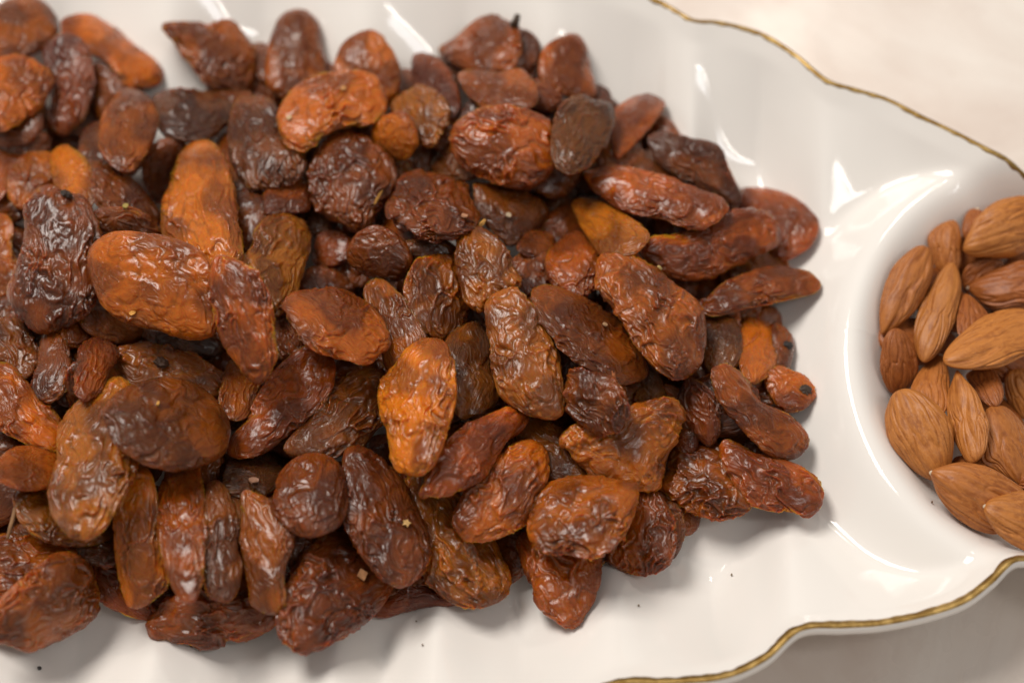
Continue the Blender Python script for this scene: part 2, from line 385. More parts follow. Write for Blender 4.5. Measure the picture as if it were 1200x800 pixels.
(2,'R','n','bright red raisin sunk left of the yellow tan one','640,305 655,285 675,271 690,280 705,300 707,320 700,335 675,347 650,335'),
(1,'W','n','dark red raisin in the gap right of the tan standing raisin','597,312 610,297 635,292 648,310 650,340 625,350 600,340'),
(4,'B','n','largest brown raisin on the right, with grey dents, sloping down to the right','700,310 707,300 732,297 762,310 785,332 810,352 822,372 822,410 812,430 792,439 772,430 750,405 732,380 715,357 702,337'),
(4,'T','n','tan raisin with whitish wrinkles standing behind the grey gold flat raisin','535,290 540,275 557,267 575,275 590,290 600,310 610,330 595,350 582,358 567,365 550,355 542,337 535,305'),
(5,'H','n','grey gold raisin with a flat crinkled face and leathery creases, standing near the centre','570,367 577,352 600,342 612,345 622,357 635,380 647,402 654,422 657,450 655,480 635,484 610,477 590,465 580,442 575,405 570,382'),
(6,'V','n','long brown raisin with a torn orange tuft, right of the grey gold one','625,352 630,340 645,337 675,347 705,362 725,375 735,395 750,412 756,427 750,440 725,447 710,442 680,425 655,402 632,375'),
(5,'W','c','dark red raisin with a flared puckered lip, below the raisin with the torn tuft','662,470 672,437 695,440 725,450 735,480 725,502 705,509 685,495 672,485'),
(3,'G','n','round olive dark raisin with one white glint, between the brightest orange and grey gold raisins','524,402 540,385 560,381 572,395 577,430 582,462 572,477 547,487 532,475 527,447 525,425'),
(2,'B','l','shadowed brown raisin with two pale streaks, left of the tan standing raisin','477,335 487,310 505,300 530,302 548,330 550,360 535,385 510,395 488,380 478,358'),
(4,'B','l','narrow brown raisin with long folds, behind the right end of the plump orange brown raisin','428,345 435,330 450,329 467,345 482,367 496,395 488,412 470,428 455,432 448,410 445,385 435,365'),
(4,'W','s','small round wine red raisin with a deep shiny groove','406,297 412,282 425,270 445,266 465,277 479,295 480,310 470,325 450,330 425,320 410,310'),
(2,'W','s','dim raisin with an orange glow, left of the small round wine red raisin','367,305 372,275 390,270 410,280 410,300 395,310 380,312'),
(1,'D','l','dim brown raisin just above the plump orange brown raisin','350,340 362,315 385,312 405,322 415,340 400,355 370,355'),
(1,'D','l','dark ribbed raisin in the gap between the upright red amber and plump orange brown ones','318,390 325,370 345,370 355,390 350,410 330,420'),
(1,'W','s','dark red raisin in the shade under the right end of the plump orange brown one','390,432 400,415 425,418 438,428 425,442 400,450'),
(3,'V','s','round brown raisin with an orange sheen like a chestnut, left of the pale flake raisin','325,572 335,552 355,537 377,536 395,547 402,565 404,592 395,612 375,622 350,622 332,607 322,592'),
(1,'K','c','black shrivelled raisin with a tan crumb, left of the chestnut like raisin','265,560 275,537 300,535 325,540 327,560 312,577 290,580 270,575'),
(1,'W','s','dim purplish raisin glimpsed under the lower tip of the brightest orange raisin','418,535 432,515 455,510 462,535 450,548 430,545'),
(2,'G','n','dark grey brown raisin in shade behind the oval amber raisin','600,500 625,488 655,500 680,525 692,552 675,565 645,565 635,540 615,520'),
(4,'T','n','golden olive raisin with squared ends and a zigzag fold, below the puckered red one','662,517 670,505 687,497 708,500 732,485 750,477 780,470 797,482 799,490 792,515 780,530 769,567 745,570 700,562 690,547 672,532'),
(4,'E','n','bulging glossy brown raisin with large shiny dents, below the golden olive one','625,622 627,600 640,575 662,564 700,562 737,566 741,587 732,612 717,637 685,649 650,645 632,637'),
(2,'E','n','pointed brown raisin hanging down on the porcelain at the front, below the bulging glossy one','610,640 622,622 660,618 695,630 700,650 699,680 690,707 675,731 655,725 632,705 622,677'),
(2,'B','n','rounded brown raisin on the porcelain right of the bulging glossy one','712,650 718,610 735,580 757,573 775,588 787,615 787,648 772,665 750,672 727,663'),
(1,'D','n','small dark raisin end showing behind the right of the rounded brown raisin','775,600 785,590 795,597 802,617 798,637 788,652 775,645'),
(1,'B','n','wide red brown raisin on the porcelain right of the golden olive one','760,570 782,555 787,530 810,525 840,525 855,540 875,575 880,587 860,605 840,609 812,600 795,590 772,580'),
(3,'R','l','reddish raisin with a ragged right end, lowest at the right side of the heap','848,528 858,518 880,532 915,538 945,550 962,573 957,592 943,605 925,597 898,594 873,582 858,558'),
(3,'B','n','long brown knobbly raisin slanting down right, above the ragged ended reddish one','835,445 842,432 860,432 875,445 892,470 925,485 945,507 942,522 925,535 900,530 875,505 857,485 842,465'),
(2,'A','n','short amber raisin with a black stem end, pointing right onto the porcelain','898,438 912,430 930,436 946,443 954,462 946,474 932,481 915,478 900,458'),
(1,'A','n','orange brown upright raisin under the slim straight striped one','865,390 875,370 892,360 912,365 915,390 910,420 897,442 875,445 867,420'),
(1,'D','s','small dark raisin tip right of the orange brown upright one','905,380 922,385 929,402 927,422 920,437 908,432'),
(1,'G','s','dim olive raisin left of the orange brown upright one','820,380 838,368 858,372 868,395 864,425 845,438 828,430'),
(1,'P','l','dark purple folded raisin in shade, left of the long knobbly raisin','795,470 805,446 822,450 840,473 843,500 832,520 815,510 800,495'),
(1,'G','n','dim grey raisin under the tip of the largest brown raisin on the right','742,455 755,435 772,440 778,460 765,475 748,475'),
(1,'W','s','small dark red raisin showing behind the right end of the golden olive one','790,515 798,498 812,502 817,520 808,532 795,530'),
(1,'D','s','dim raisin at the left frame edge under the pointed orange raisin','-20,515 5,505 20,515 25,525 5,535 -15,535'),
(1,'K','n','dark grey raisin in the gap below the biggest flat amber raisin','185,392 205,385 240,392 258,402 255,415 225,420 195,415'),
(1,'D','n','dim brown raisin right of the tall bright amber raisin','275,235 290,226 308,235 310,262 300,290 283,300 275,280'),
(1,'K','s','black violet raisin under the lower left of the round folded dark raisin','358,255 370,240 385,248 398,265 385,280 365,275'),
(1,'G','l','dim dark raisin under the wine dark knobbly raisin','470,290 490,280 520,282 537,295 525,305 495,305'),
(1,'W','n','dim reddish raisin below the sharp tipped grey olive raisin','605,290 622,272 645,275 650,290 630,300'),
(1,'D','s','dim olive brown raisin below the long amber back raisin','108,80 120,75 138,92 145,105 130,125 115,140 108,115'),
(1,'D','s','dim brown raisin under the amber raisin with concentric purple folds','-10,150 20,145 45,130 50,150 30,170 0,172'),
(1,'D','n','dim brown raisin left of the large purple brown raisin with the square flake','338,650 345,630 365,625 372,645 355,668 342,665'),
]
# (layer, tone, label, outline, tip point or None, whether the tip is pale)
ALMONDS = [
(2,'m','almond against the left wall of the small bowl, upper of the two touching it','1037,393 1031,387 1033,350 1046,316 1069,292 1084,288 1093,301 1091,324 1076,361 1057,380','1033,391',0),
(1,'m','almond standing behind the tall upright almond, nearest the back wall of the bowl','1087,282 1097,265 1115,257 1123,262 1127,278 1126,307 1117,325 1098,317','1119,258',0),
(3,'l','tall upright almond left of centre with its tip up, between two crossing ones','1114,306 1123,316 1125,342 1117,380 1099,414 1084,425 1074,414 1072,384 1080,354 1099,320','1115,305',0),
(3,'l','large almond at the back right of the bowl, tip pointing left, cut by the frame','1130,295 1131,282 1143,257 1162,238 1183,230 1200,229 1222,235 1235,255 1228,280 1200,296 1183,302 1158,302 1142,301','1130,295',0),
(1,'d','almond with a white tip peeping from behind the large back right almond','1127,265 1131,250 1140,243 1152,248 1155,265 1140,282 1130,278','1140,243',1),
(3,'d','dark reddish almond with a pale tip, lying between the two large light ones','1134,336 1155,320 1181,309 1200,305 1225,312 1232,335 1220,355 1200,361 1170,365 1147,354','1134,336',1),
(1,'d','almond mostly hidden above the left tip of the dark reddish almond','1127,330 1133,312 1150,303 1172,302 1175,318 1150,332 1133,345','1127,332',0),
(1,'d','shadowed reddish almond below the pale tip of the dark reddish almond','1122,385 1125,350 1135,345 1152,360 1160,375 1145,395 1130,398','1132,345',0),
(4,'l','widest light almond with flowing grooves, lying across the middle right of the bowl','1107,420 1113,405 1133,385 1158,368 1183,362 1200,362 1225,370 1235,388 1222,408 1200,416 1175,430 1150,433 1125,432 1112,428','1235,388',0),
(3,'d','dark brown almond against the left wall of the bowl, lower of the two touching it','1033,413 1037,395 1048,385 1062,391 1072,410 1077,428 1073,446 1060,460 1045,461 1037,446 1033,430','1047,384',0),
(1,'m','almond with a white tip pointing up, behind the dented oval almond','1072,448 1080,433 1093,420 1102,415 1107,421 1112,441 1113,460 1110,478 1100,485 1080,470 1070,458','1102,415',1),
(3,'l','slim almond standing tip up between the dented oval almond and the smooth broad one','1122,433 1128,440 1143,460 1153,483 1158,504 1153,528 1138,541 1127,531 1115,504 1110,479 1112,460 1117,445','1122,433',0),
(1,'d','short dark almond with a pale blunt tip, under the widest light almond','1133,440 1147,430 1155,425 1165,433 1173,448 1175,466 1165,478 1150,470 1140,455','1155,425',1),
(2,'l','deeply ridged almond cut by the right frame edge below the widest almond','1177,448 1182,435 1200,431 1220,440 1225,470 1212,495 1198,491 1183,474 1178,462','1215,495',0),
(2,'m','smooth broad almond near the right frame edge, behind the front almond','1155,483 1170,475 1185,481 1198,499 1210,525 1208,555 1195,570 1190,566 1167,551 1150,541 1148,510','1195,570',0),
(3,'l','dented oval almond, rounded at both ends, resting on the lower left wall of the bowl','1038,491 1043,473 1050,461 1063,456 1080,461 1100,478 1112,496 1115,521 1112,546 1100,561 1083,558 1063,543 1043,518','1100,562',0),
(3,'m','big brown almond lying at the front of the bowl, tip pointing left','1094,555 1103,549 1127,543 1150,546 1175,556 1197,573 1202,590 1190,612 1167,624 1142,618 1120,602 1103,582 1097,567','1094,554',1),
(4,'l','frontmost almond with a white tip, overlapping the big brown one, cut by the frame','1157,595 1168,583 1200,576 1230,580 1245,605 1235,635 1215,648 1198,643 1175,628 1160,608','1157,596',1),
(1,'d','almond barely visible in the gap above the big brown front almond','1115,545 1125,535 1145,538 1155,548 1140,560 1120,560','1115,548',0),
(2,'d','reddish almond end at the right frame edge above the frontmost almond','1193,570 1197,560 1210,555 1225,562 1228,575 1210,582 1197,578','1193,570',0),
]
# (kind, label, colour, x, y, size px, aspect, angle deg)
CRUMBS = [
('flake','square tan flake lying on the large purple brown raisin',(0.46,0.22,0.10),425,674,17,0.85,70),
('flake','pale star shaped flake lying on the big glossy dark raisin',(0.62,0.38,0.14),475,613,11,0.9,20),
('straw','thin golden straw lying on the round folded dark raisin',(0.55,0.27,0.05),443,228,22,0.16,62),
('straw','short yellow straw at the right end of the wine dark knobbly raisin',(0.58,0.30,0.07),568,257,18,0.35,5),
('flake','tiny tan crumb on the right end of the wine dark knobbly raisin',(0.46,0.22,0.12),545,249,9,0.8,30),
('flake','yellow crumb on the dark twisted raisin left of the tall amber one',(0.36,0.26,0.06),147,238,9,0.8,40),
('flake','tan crumb on the black shrivelled raisin',(0.30,0.15,0.09),297,563,12,0.8,10),
('flake','tiny pale crumb on the left end of the long orange brown back raisin',(0.55,0.36,0.18),340,138,8,0.8,10),
('flake','tiny orange crumb at the middle of the long orange brown raisin at the back',(0.50,0.24,0.08),402,104,8,0.8,50),
('flake','tiny pale dot on the dim grey olive raisin with the sharp tip',(0.55,0.42,0.28),595,253,7,0.9,0),
('flake','tiny yellow dot on the large red brown raisin with the grey end',(0.52,0.38,0.14),773,311,7,0.9,0),
('flake','orange flake on the lower edge of the biggest flat amber raisin',(0.68,0.32,0.06),156,367,9,0.6,10),
('flake','tiny orange grain on the broad dark veined raisin',(0.60,0.30,0.06),186,474,7,0.55,80),
('flake','tiny pale grain on the large brown long raisin with the torn tuft',(0.50,0.30,0.16),711,375,7,0.8,20),
('speck','dark round speck on bare porcelain near the bottom left corner',(0.05,0.05,0.05),47,783,5,0.9,0),
('speck','tiny brown speck on porcelain below the flat dark red raisin',(0.30,0.24,0.19),496,756,2.4,0.9,0),
('speck','tiny grey speck on porcelain just under the flat dark red raisin',(0.34,0.30,0.26),488,728,2.4,0.7,0),
('speck','tiny brown speck on porcelain right of the pointed hanging raisin',(0.30,0.22,0.15),749,710,2.4,0.9,0),
('speck','tiny brown speck on porcelain below the wide red brown raisin',(0.30,0.23,0.16),857,674,2.4,0.9,0),
('speck','tiny brown speck on the bowl wall beside the front almond',(0.22,0.12,0.06),1092,589,2.4,0.9,0),
]
# ---------------------------------------------------------------- table
table = link_mesh('tabletop', np.array([(-1.6, -1.4, 0), (1.6, -1.4, 0), (1.6, 1.8, 0), (-1.6, 1.8, 0)]), [(0, 1, 2, 3)], M_TABLE, smooth=False)
tag(table, kind='structure')

# ---------------------------------------------------------------- the dish
Z_RIM, Z_FLOOR, Z_BOWL, Z_RIDGE = 0.0235, 0.0048, 0.0036, 0.0185
RIM_PX = """N1235,203 1175,184 1120,157 1080,138 1040,118 1005,107 C968,95 932,66 892,41 844,28 C812,25 785,10 766,0 720,-18 680,-24
C640,-28 580,-60 510,-72 C430,-74 350,-102 270,-106 C200,-96 120,-114 30,-104 C-60,-78 -150,-60 -210,-30
C-250,10 -310,50 -340,110 C-350,170 -390,240 -390,330 C-370,400 -395,470 -390,550 C-350,620 -340,690 -300,750 C-240,780 -200,830 -120,860
C-50,860 20,890 90,892 C160,875 230,895 310,890 C380,868 440,872 C505,846 570,848 650,830 C720,799 780,797 846,791 895,770
C937,735 990,731 1033,728 1087,717 1130,702 1160,680 N1192,653 1240,660 1300,690 1370,690 C1420,640 1470,600 1490,520
C1480,420 1490,320 1460,250 C1410,200 1350,150 1290,160""".split()
rp, cusp = [], []
for k, a in enumerate(RIM_PX):
    if a[0] in 'CN': cusp.append(k); a = a[1:]
    x, y = a.split(','); rp.append((float(x), float(y)))
rp = np.array(rp); nR = len(rp)
rimw = on_height(rp[:, 0], rp[:, 1], Z_RIM)[:, :2]

def catmull(P, per):
    n = len(P); out = []; idx = []
    for i in range(n):
        p0, p1, p2, p3 = P[i - 1], P[i], P[(i + 1) % n], P[(i + 2) % n]
        for k in range(per):
            t = k / per
            out.append(0.5 * ((2 * p1) + (-p0 + p2) * t + (2 * p0 - 5 * p1 + 4 * p2 - p3) * t * t + (-p0 + 3 * p1 - 3 * p2 + p3) * t ** 3)); idx.append(i + t)
    return np.array(out), np.array(idx)
PER = 16
rim, ridx = catmull(rimw, PER)
NT = len(rim)
# position inside each scallop: 0 in its middle, 1 at its ends
cu = np.array(cusp + [cusp[0] + nR], float)
u = np.zeros(NT)
for a, b in zip(cu[:-1], cu[1:]):
    m = ((ridx >= a) & (ridx < b)) | ((ridx + nR >= a) & (ridx + nR < b))
    q = np.where(ridx < a, ridx + nR, ridx)
    u[m] = np.abs((q[m] - a) / (b - a) * 2 - 1)
sp_a, sp_b = on_height(np.array([-60.0]), np.array([405.0]), 0.005)[0, :2], on_height(np.array([1260.0]), np.array([425.0]), 0.005)[0, :2]
ax = (sp_b - sp_a); Ls = np.linalg.norm(ax); ax /= Ls
tt = np.clip((rim - sp_a) @ ax, 0, Ls)
spine = sp_a + tt[:, None] * ax
NS = 110
sv = np.linspace(0, 1, NS) ** 0.8
bc = on_height(np.array([1237.0]), np.array([425.0]), Z_RIDGE)[0, :2]
BRX, BRY = 0.0418, 0.0485

def dish_height(P, d, uu):
    W = 0.040
    q = np.clip(1 - d / W, 0, 1)
    wall = q ** 1.55
    z = Z_FLOOR + (Z_RIM - Z_FLOOR) * wall
    fl = np.sin(np.clip(q * 1.1, 0, 1) ** 0.8 * math.pi) * 0.0070          # flutes: shells between the ridges
    z = z + fl * (np.sqrt((1 - uu) ** 2 + 0.004) * -1.0 + 0.45)
    e = np.sqrt(((P[..., 0] - bc[0]) / BRX) ** 2 + ((P[..., 1] - bc[1]) / BRY) ** 2)
    o = np.maximum(e - 1, 0) * BRX
    ridge = Z_FLOOR + (Z_RIDGE - Z_FLOOR) * np.exp(-(o / 0.0105) ** 1.6)
    k = 0.0022
    h = np.clip(0.5 + 0.5 * (ridge - z) / k, 0, 1)
    z = z * (1 - h) + ridge * h + k * h * (1 - h)
    s = np.clip((e - 0.62) / 0.37, 0, 1); s = s * s * (3 - 2 * s)
    s = s ** 0.9
    return np.where(e < 1, Z_BOWL + (z - Z_BOWL) * s, z)

G = spine[:, None, :] + (rim - spine)[:, None, :] * sv[None, :, None]
dd = np.linalg.norm(rim[:, None, :] - G, axis=2)
Zt = dish_height(G, dd, u[:, None])
for _ in range(2):   # soften along both grid directions, as glaze does
    Zt[:, 1:-1] = (Zt[:, :-2] + 2 * Zt[:, 1:-1] + Zt[:, 2:]) / 4
    Zt = (np.roll(Zt, 1, 0) + 2 * Zt + np.roll(Zt, -1, 0)) / 4
top = np.concatenate([G, Zt[:, :, None]], axis=2)
tang = np.roll(rim, -1, 0) - np.roll(rim, 1, 0)
outn = np.stack([-tang[:, 1], tang[:, 0]], 1); outn /= np.linalg.norm(outn, axis=1)[:, None]
if ((rim - rim.mean(0)) * outn).sum() < 0: outn = -outn
zr = Zt[:, -1]
lip = []
for a, dz, do in ((0, -0.0001, 0.0006), (0, -0.0005, 0.0010), (0, -0.0013, 0.0013), (0, -0.0024, 0.0012), (0, -0.0032, 0.0004)):
    lip.append(np.concatenate([rim + outn * do, (zr + dz)[:, None]], 1)[:, None, :])
bot_s = np.linspace(1, 0, 40)[1:] ** 0.8
Gb = spine[:, None, :] + (rim - spine)[:, None, :] * bot_s[None, :, None]
ib = np.interp(bot_s, sv, np.arange(NS))
i0 = np.clip(ib.astype(int), 0, NS - 2); fr = ib - i0
Zb = Zt[:, i0] * (1 - fr) + Zt[:, i0 + 1] * fr
Zb = np.maximum(Zb - 0.0026 - 0.0019 * np.clip(1 - (Zb - Z_FLOOR) / 0.006, 0, 1), 0.0003)
allr = np.concatenate([top] + lip + [np.concatenate([Gb, Zb[:, :, None]], 2)], axis=1)
ncol = allr.shape[1]
ii, jj = np.meshgrid(np.arange(NT), np.arange(ncol - 1), indexing='ij')
i2 = (ii + 1) % NT
qf = np.stack([ii * ncol + jj, ii * ncol + jj + 1, i2 * ncol + jj + 1, i2 * ncol + jj], -1).reshape(-1, 4)
area = 0.5 * (rim[:, 0] * np.roll(rim[:, 1], -1) - np.roll(rim[:, 0], -1) * rim[:, 1]).sum()
if area < 0: qf = qf[:, ::-1]
dish = bpy.data.objects.new('serving_dish', None); col.objects.link(dish)
tag(dish, 'white glazed porcelain dish with fluted scalloped wall, gold rim and small round bowl', 'dish')
AV = allr.reshape(-1, 3)
tri = np.concatenate([qf[:, [0, 1, 2]], qf[:, [0, 2, 3]]])
AN = vert_normals(AV, tri)
ecol = np.sqrt(((AV[:, 0] - bc[0]) / BRX) ** 2 + ((AV[:, 1] - bc[1]) / BRY) ** 2)
jcol = np.tile(np.arange(ncol), NT)
inb = ((ecol < 1.0) & (jcol < NS))[qf].all(1)
for nm, sel in (('platter', ~inb), ('small_bowl', inb)):
    used = np.unique(qf[sel]); mp = np.zeros(len(AV), int); mp[used] = np.arange(len(used))
    part = link_mesh(nm, AV[used], mp[qf[sel]], M_CERAMIC, dish)
    part.data.normals_split_custom_set_from_vertices([tuple(q) for q in AN[used]])
# gilding: a thin uneven band over the lip
rw = np.random.RandomState(5)
wob = noise(np.stack([rim[:, 0] * 160, rim[:, 1] * 160, np.zeros(NT)], 1)); wob2 = noise(np.stack([rim[:, 0] * 500, rim[:, 1] * 500, np.ones(NT)], 1))
inner = np.where(rim[:, 1] > 0, 0.0003, 0.0010) + 0.0002 * wob + 0.00035 * wob2; inner = np.maximum(inner, 0.0002)
prof = []
zin = Zt[:, -1] - Zt[:, -4]; hin = np.linalg.norm(rim - G[:, -4], axis=1); slope = zin / hin
for k in range(7):
    if k == 0: p, z = rim - outn * inner[:, None], zr - slope * inner - 0.0003
    elif k == 1: p, z = rim - outn * (inner * 0.95)[:, None], zr - slope * inner * 0.95 + 0.00006
    elif k == 2: p, z = rim, zr + 0.00010
    elif k == 3: p, z = rim + outn * 0.0006, zr + 0.0001
    elif k == 4: p, z = rim + outn * 0.0007, zr - 0.0001
    elif k == 5: p, z = rim + outn * 0.0008, zr - 0.0005 + 0.0002 * wob2
    else: p, z = rim + outn * 0.0006, zr - 0.0010
    prof.append(np.concatenate([p, z[:, None]], 1)[:, None, :])
pr = np.concatenate(prof, 1); nc = 7
ii, jj = np.meshgrid(np.arange(NT), np.arange(nc), indexing='ij'); i2 = (ii + 1) % NT; j2 = (jj + 1) % nc
gf = np.stack([ii * nc + jj, ii * nc + j2, i2 * nc + j2, i2 * nc + jj], -1).reshape(-1, 4)
if area < 0: gf = gf[:, ::-1]
link_mesh('gold_rim', pr.reshape(-1, 3), gf, M_GOLD, dish)

# ---------------------------------------------------------------- height of what lies below, seen along the view (metres towards the camera)
CELL = 4
BX0, BY0, BX1, BY1 = -120, -120, 1320, 920
BW, BH = (BX1 - BX0) // CELL, (BY1 - BY0) // CELL
buf = np.full((BH, BW), -9.0)
fine_s = np.linspace(0, 1, 420); kk = np.interp(fine_s, np.linspace(0, 1, NS), np.arange(NS))
k0 = np.clip(kk.astype(int), 0, NS - 2); kf = (kk - k0)[None, :, None]
dense = top[:, k0] * (1 - kf) + top[:, k0 + 1] * kf
dense = np.concatenate([dense, (dense + np.roll(dense, -1, 0)) / 2], 0).reshape(-1, 3)
DISH_PX, DISH_PY, DISH_W = project(dense)
gx = ((DISH_PX - BX0) // CELL).astype(int); gy = ((DISH_PY - BY0) // CELL).astype(int)
ok = (gx >= 0) & (gx < BW) & (gy >= 0) & (gy < BH)
np.maximum.at(buf, (gy[ok], gx[ok]), DISH_W[ok])
for _ in range(6):
    hole = buf < -8
    if not hole.any(): break
    pad = np.pad(buf, 1, constant_values=-9.0)
    nb = np.max([pad[a:a + BH, b:b + BW] for a in range(3) for b in range(3)], axis=0)
    buf[hole] = nb[hole]
buf[buf < -8] = -0.02
buf0 = buf.copy()
CXS = BX0 + (np.arange(BW) + 0.5) * CELL; CYS = BY0 + (np.arange(BH) + 0.5) * CELL
SC = DIST * KX            # metres per photograph pixel near the aim plane
LIE = 1.0 / math.tan(ELEV)

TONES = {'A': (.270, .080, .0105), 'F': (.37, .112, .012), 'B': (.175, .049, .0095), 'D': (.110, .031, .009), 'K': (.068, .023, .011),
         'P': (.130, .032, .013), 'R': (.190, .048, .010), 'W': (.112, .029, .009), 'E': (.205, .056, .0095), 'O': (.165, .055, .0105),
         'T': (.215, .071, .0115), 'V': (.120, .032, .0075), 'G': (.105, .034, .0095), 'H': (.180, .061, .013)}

def parse(s):
    return np.array([[float(c) for c in p.split(',')] for p in s.split()])

def radial(poly, c, ang, n=256):
    """outline of a piece as distance from its middle, in the piece's own turned axes (y up), in pixels"""
    P, _ = catmull(poly, 10)
    q = P - c; q[:, 1] *= -1
    ca, sa = math.cos(ang), math.sin(ang)
    q = np.stack([q[:, 0] * ca + q[:, 1] * sa, -q[:, 0] * sa + q[:, 1] * ca], 1)
    th = np.arctan2(q[:, 1], q[:, 0]); r = np.hypot(q[:, 0], q[:, 1])
    T = np.linspace(-math.pi, math.pi, n, endpoint=False); out = np.zeros(n)
    m = len(th)
    for i in range(m):                       # walk the outline, keep the farther crossing
        a, b = th[i], th[(i + 1) % m]; ra, rb = r[i], r[(i + 1) % m]
        d = (b - a + math.pi) % (2 * math.pi) - math.pi
        if abs(d) < 1e-9: continue
        k0_, k1_ = sorted(((a + math.pi) / (2 * math.pi) * n, (a + d + math.pi) / (2 * math.pi) * n))
        for k in range(math.ceil(k0_), math.floor(k1_) + 1):
            f = ((k / n * 2 * math.pi - math.pi) - a) / d
            f = (f % 1.0) if not 0 <= f <= 1 else f
            out[k % n] = max(out[k % n], ra + (rb - ra) * f)
    z = out == 0
    if z.any(): out[z] = np.interp(T[z], T[~z], out[~z], period=2 * math.pi)
    k = np.array([1, 2, 3, 2, 1]) / 9.0
    out = sum(w * np.roll(out, j - 2) for j, w in enumerate(k))
    return out

def poly_axis(poly):
    P, _ = catmull(poly, 8)
    x, y = P[:, 0], P[:, 1]; x2, y2 = np.roll(x, -1), np.roll(y, -1)
    cr = x * y2 - x2 * y; A = cr.sum() / 2
    c = np.array([((x + x2) * cr).sum(), ((y + y2) * cr).sum()]) / (6 * A)
    q = P - c; q[:, 1] *= -1
    seg = np.hypot(x2 - x, y2 - y)
    C = (q * seg[:, None]).T @ q / seg.sum()
    w, v = np.linalg.eigh(C)
    return c, math.atan2(v[1, 1], v[0, 1]), abs(A)

def lay(poly, c, ang, R, cth, rng, sink, clip=0.55):
    """rest a piece on the heap: returns its middle height and slopes (camera frame) and books its volume in the height map"""
    rm = R.max() + 6
    x0 = max(int((c[0] - rm - BX0) // CELL), 0); x1 = min(int((c[0] + rm - BX0) // CELL) + 2, BW)
    y0 = max(int((c[1] - rm - BY0) // CELL), 0); y1 = min(int((c[1] + rm - BY0) // CELL) + 2, BH)
    X, Y = np.meshgrid(CXS[x0:x1], CYS[y0:y1])
    dx, dy = X - c[0], -(Y - c[1])
    ca, sa = math.cos(ang), math.sin(ang)
    a, b = dx * ca + dy * sa, -dx * sa + dy * ca
    th = np.arctan2(b, a)
    Rr = np.interp(th, np.linspace(-math.pi, math.pi, len(R), endpoint=False), R, period=2 * math.pi)
    rho = np.hypot(a, b) / Rr
    ins = rho < 1
    h = cth * np.sqrt(np.clip(1 - rho ** 2, 0, 1)) ** 0.85
    B = buf[y0:y1, x0:x1]
    core = rho < 0.85
    A_ = np.stack([dx[core] * SC, dy[core] * SC, np.ones(core.sum())], 1)
    g, *_ = np.linalg.lstsq(A_, B[core], rcond=None)
    gxx = float(np.clip(0.75 * g[0], -clip, clip)) + rng.normal(0, 0.08)
    gyy = float(np.clip(0.75 * g[1] - 0.25 * LIE, -LIE - clip, -LIE + clip + 0.25)) + rng.normal(0, 0.08)
    mid = gxx * dx * SC + gyy * dy * SC
    need = (B - (mid - h))[ins]
    w0 = np.percentile(need, 97.5) - sink
    front = w0 + mid + h
    B[ins] = np.maximum(B[ins], front[ins])
    return w0, gxx, gyy

def lump(U, F, R, cth, ang, g, zexp=0.85):
    th = np.arctan2(U[:, 1], U[:, 0]); rho = np.hypot(U[:, 0], U[:, 1])
    Rr = np.interp(th, np.linspace(-math.pi, math.pi, len(R), endpoint=False), R, period=2 * math.pi) * SC
    z = np.sign(U[:, 2]) * np.abs(U[:, 2]) ** zexp * cth
    return np.stack([Rr * rho * np.cos(th), Rr * rho * np.sin(th), z], 1)

def frame_at(c, w0, ang):
    p = at_depth(np.array([c[0]]), np.array([c[1]]), np.array([w0]))[0]
    z = CAM - p; z /= np.linalg.norm(z)
    x = RIGHT - z * (RIGHT @ z); x /= np.linalg.norm(x); y = np.cross(z, x)
    ca, sa = math.cos(ang), math.sin(ang)
    X, Y = ca * x + sa * y, -sa * x + ca * y
    return np.stack([X, Y, z], 1), p

def ridge(n, w):
    return np.clip(1 - np.abs(n) / w, 0, 1) ** 1.7

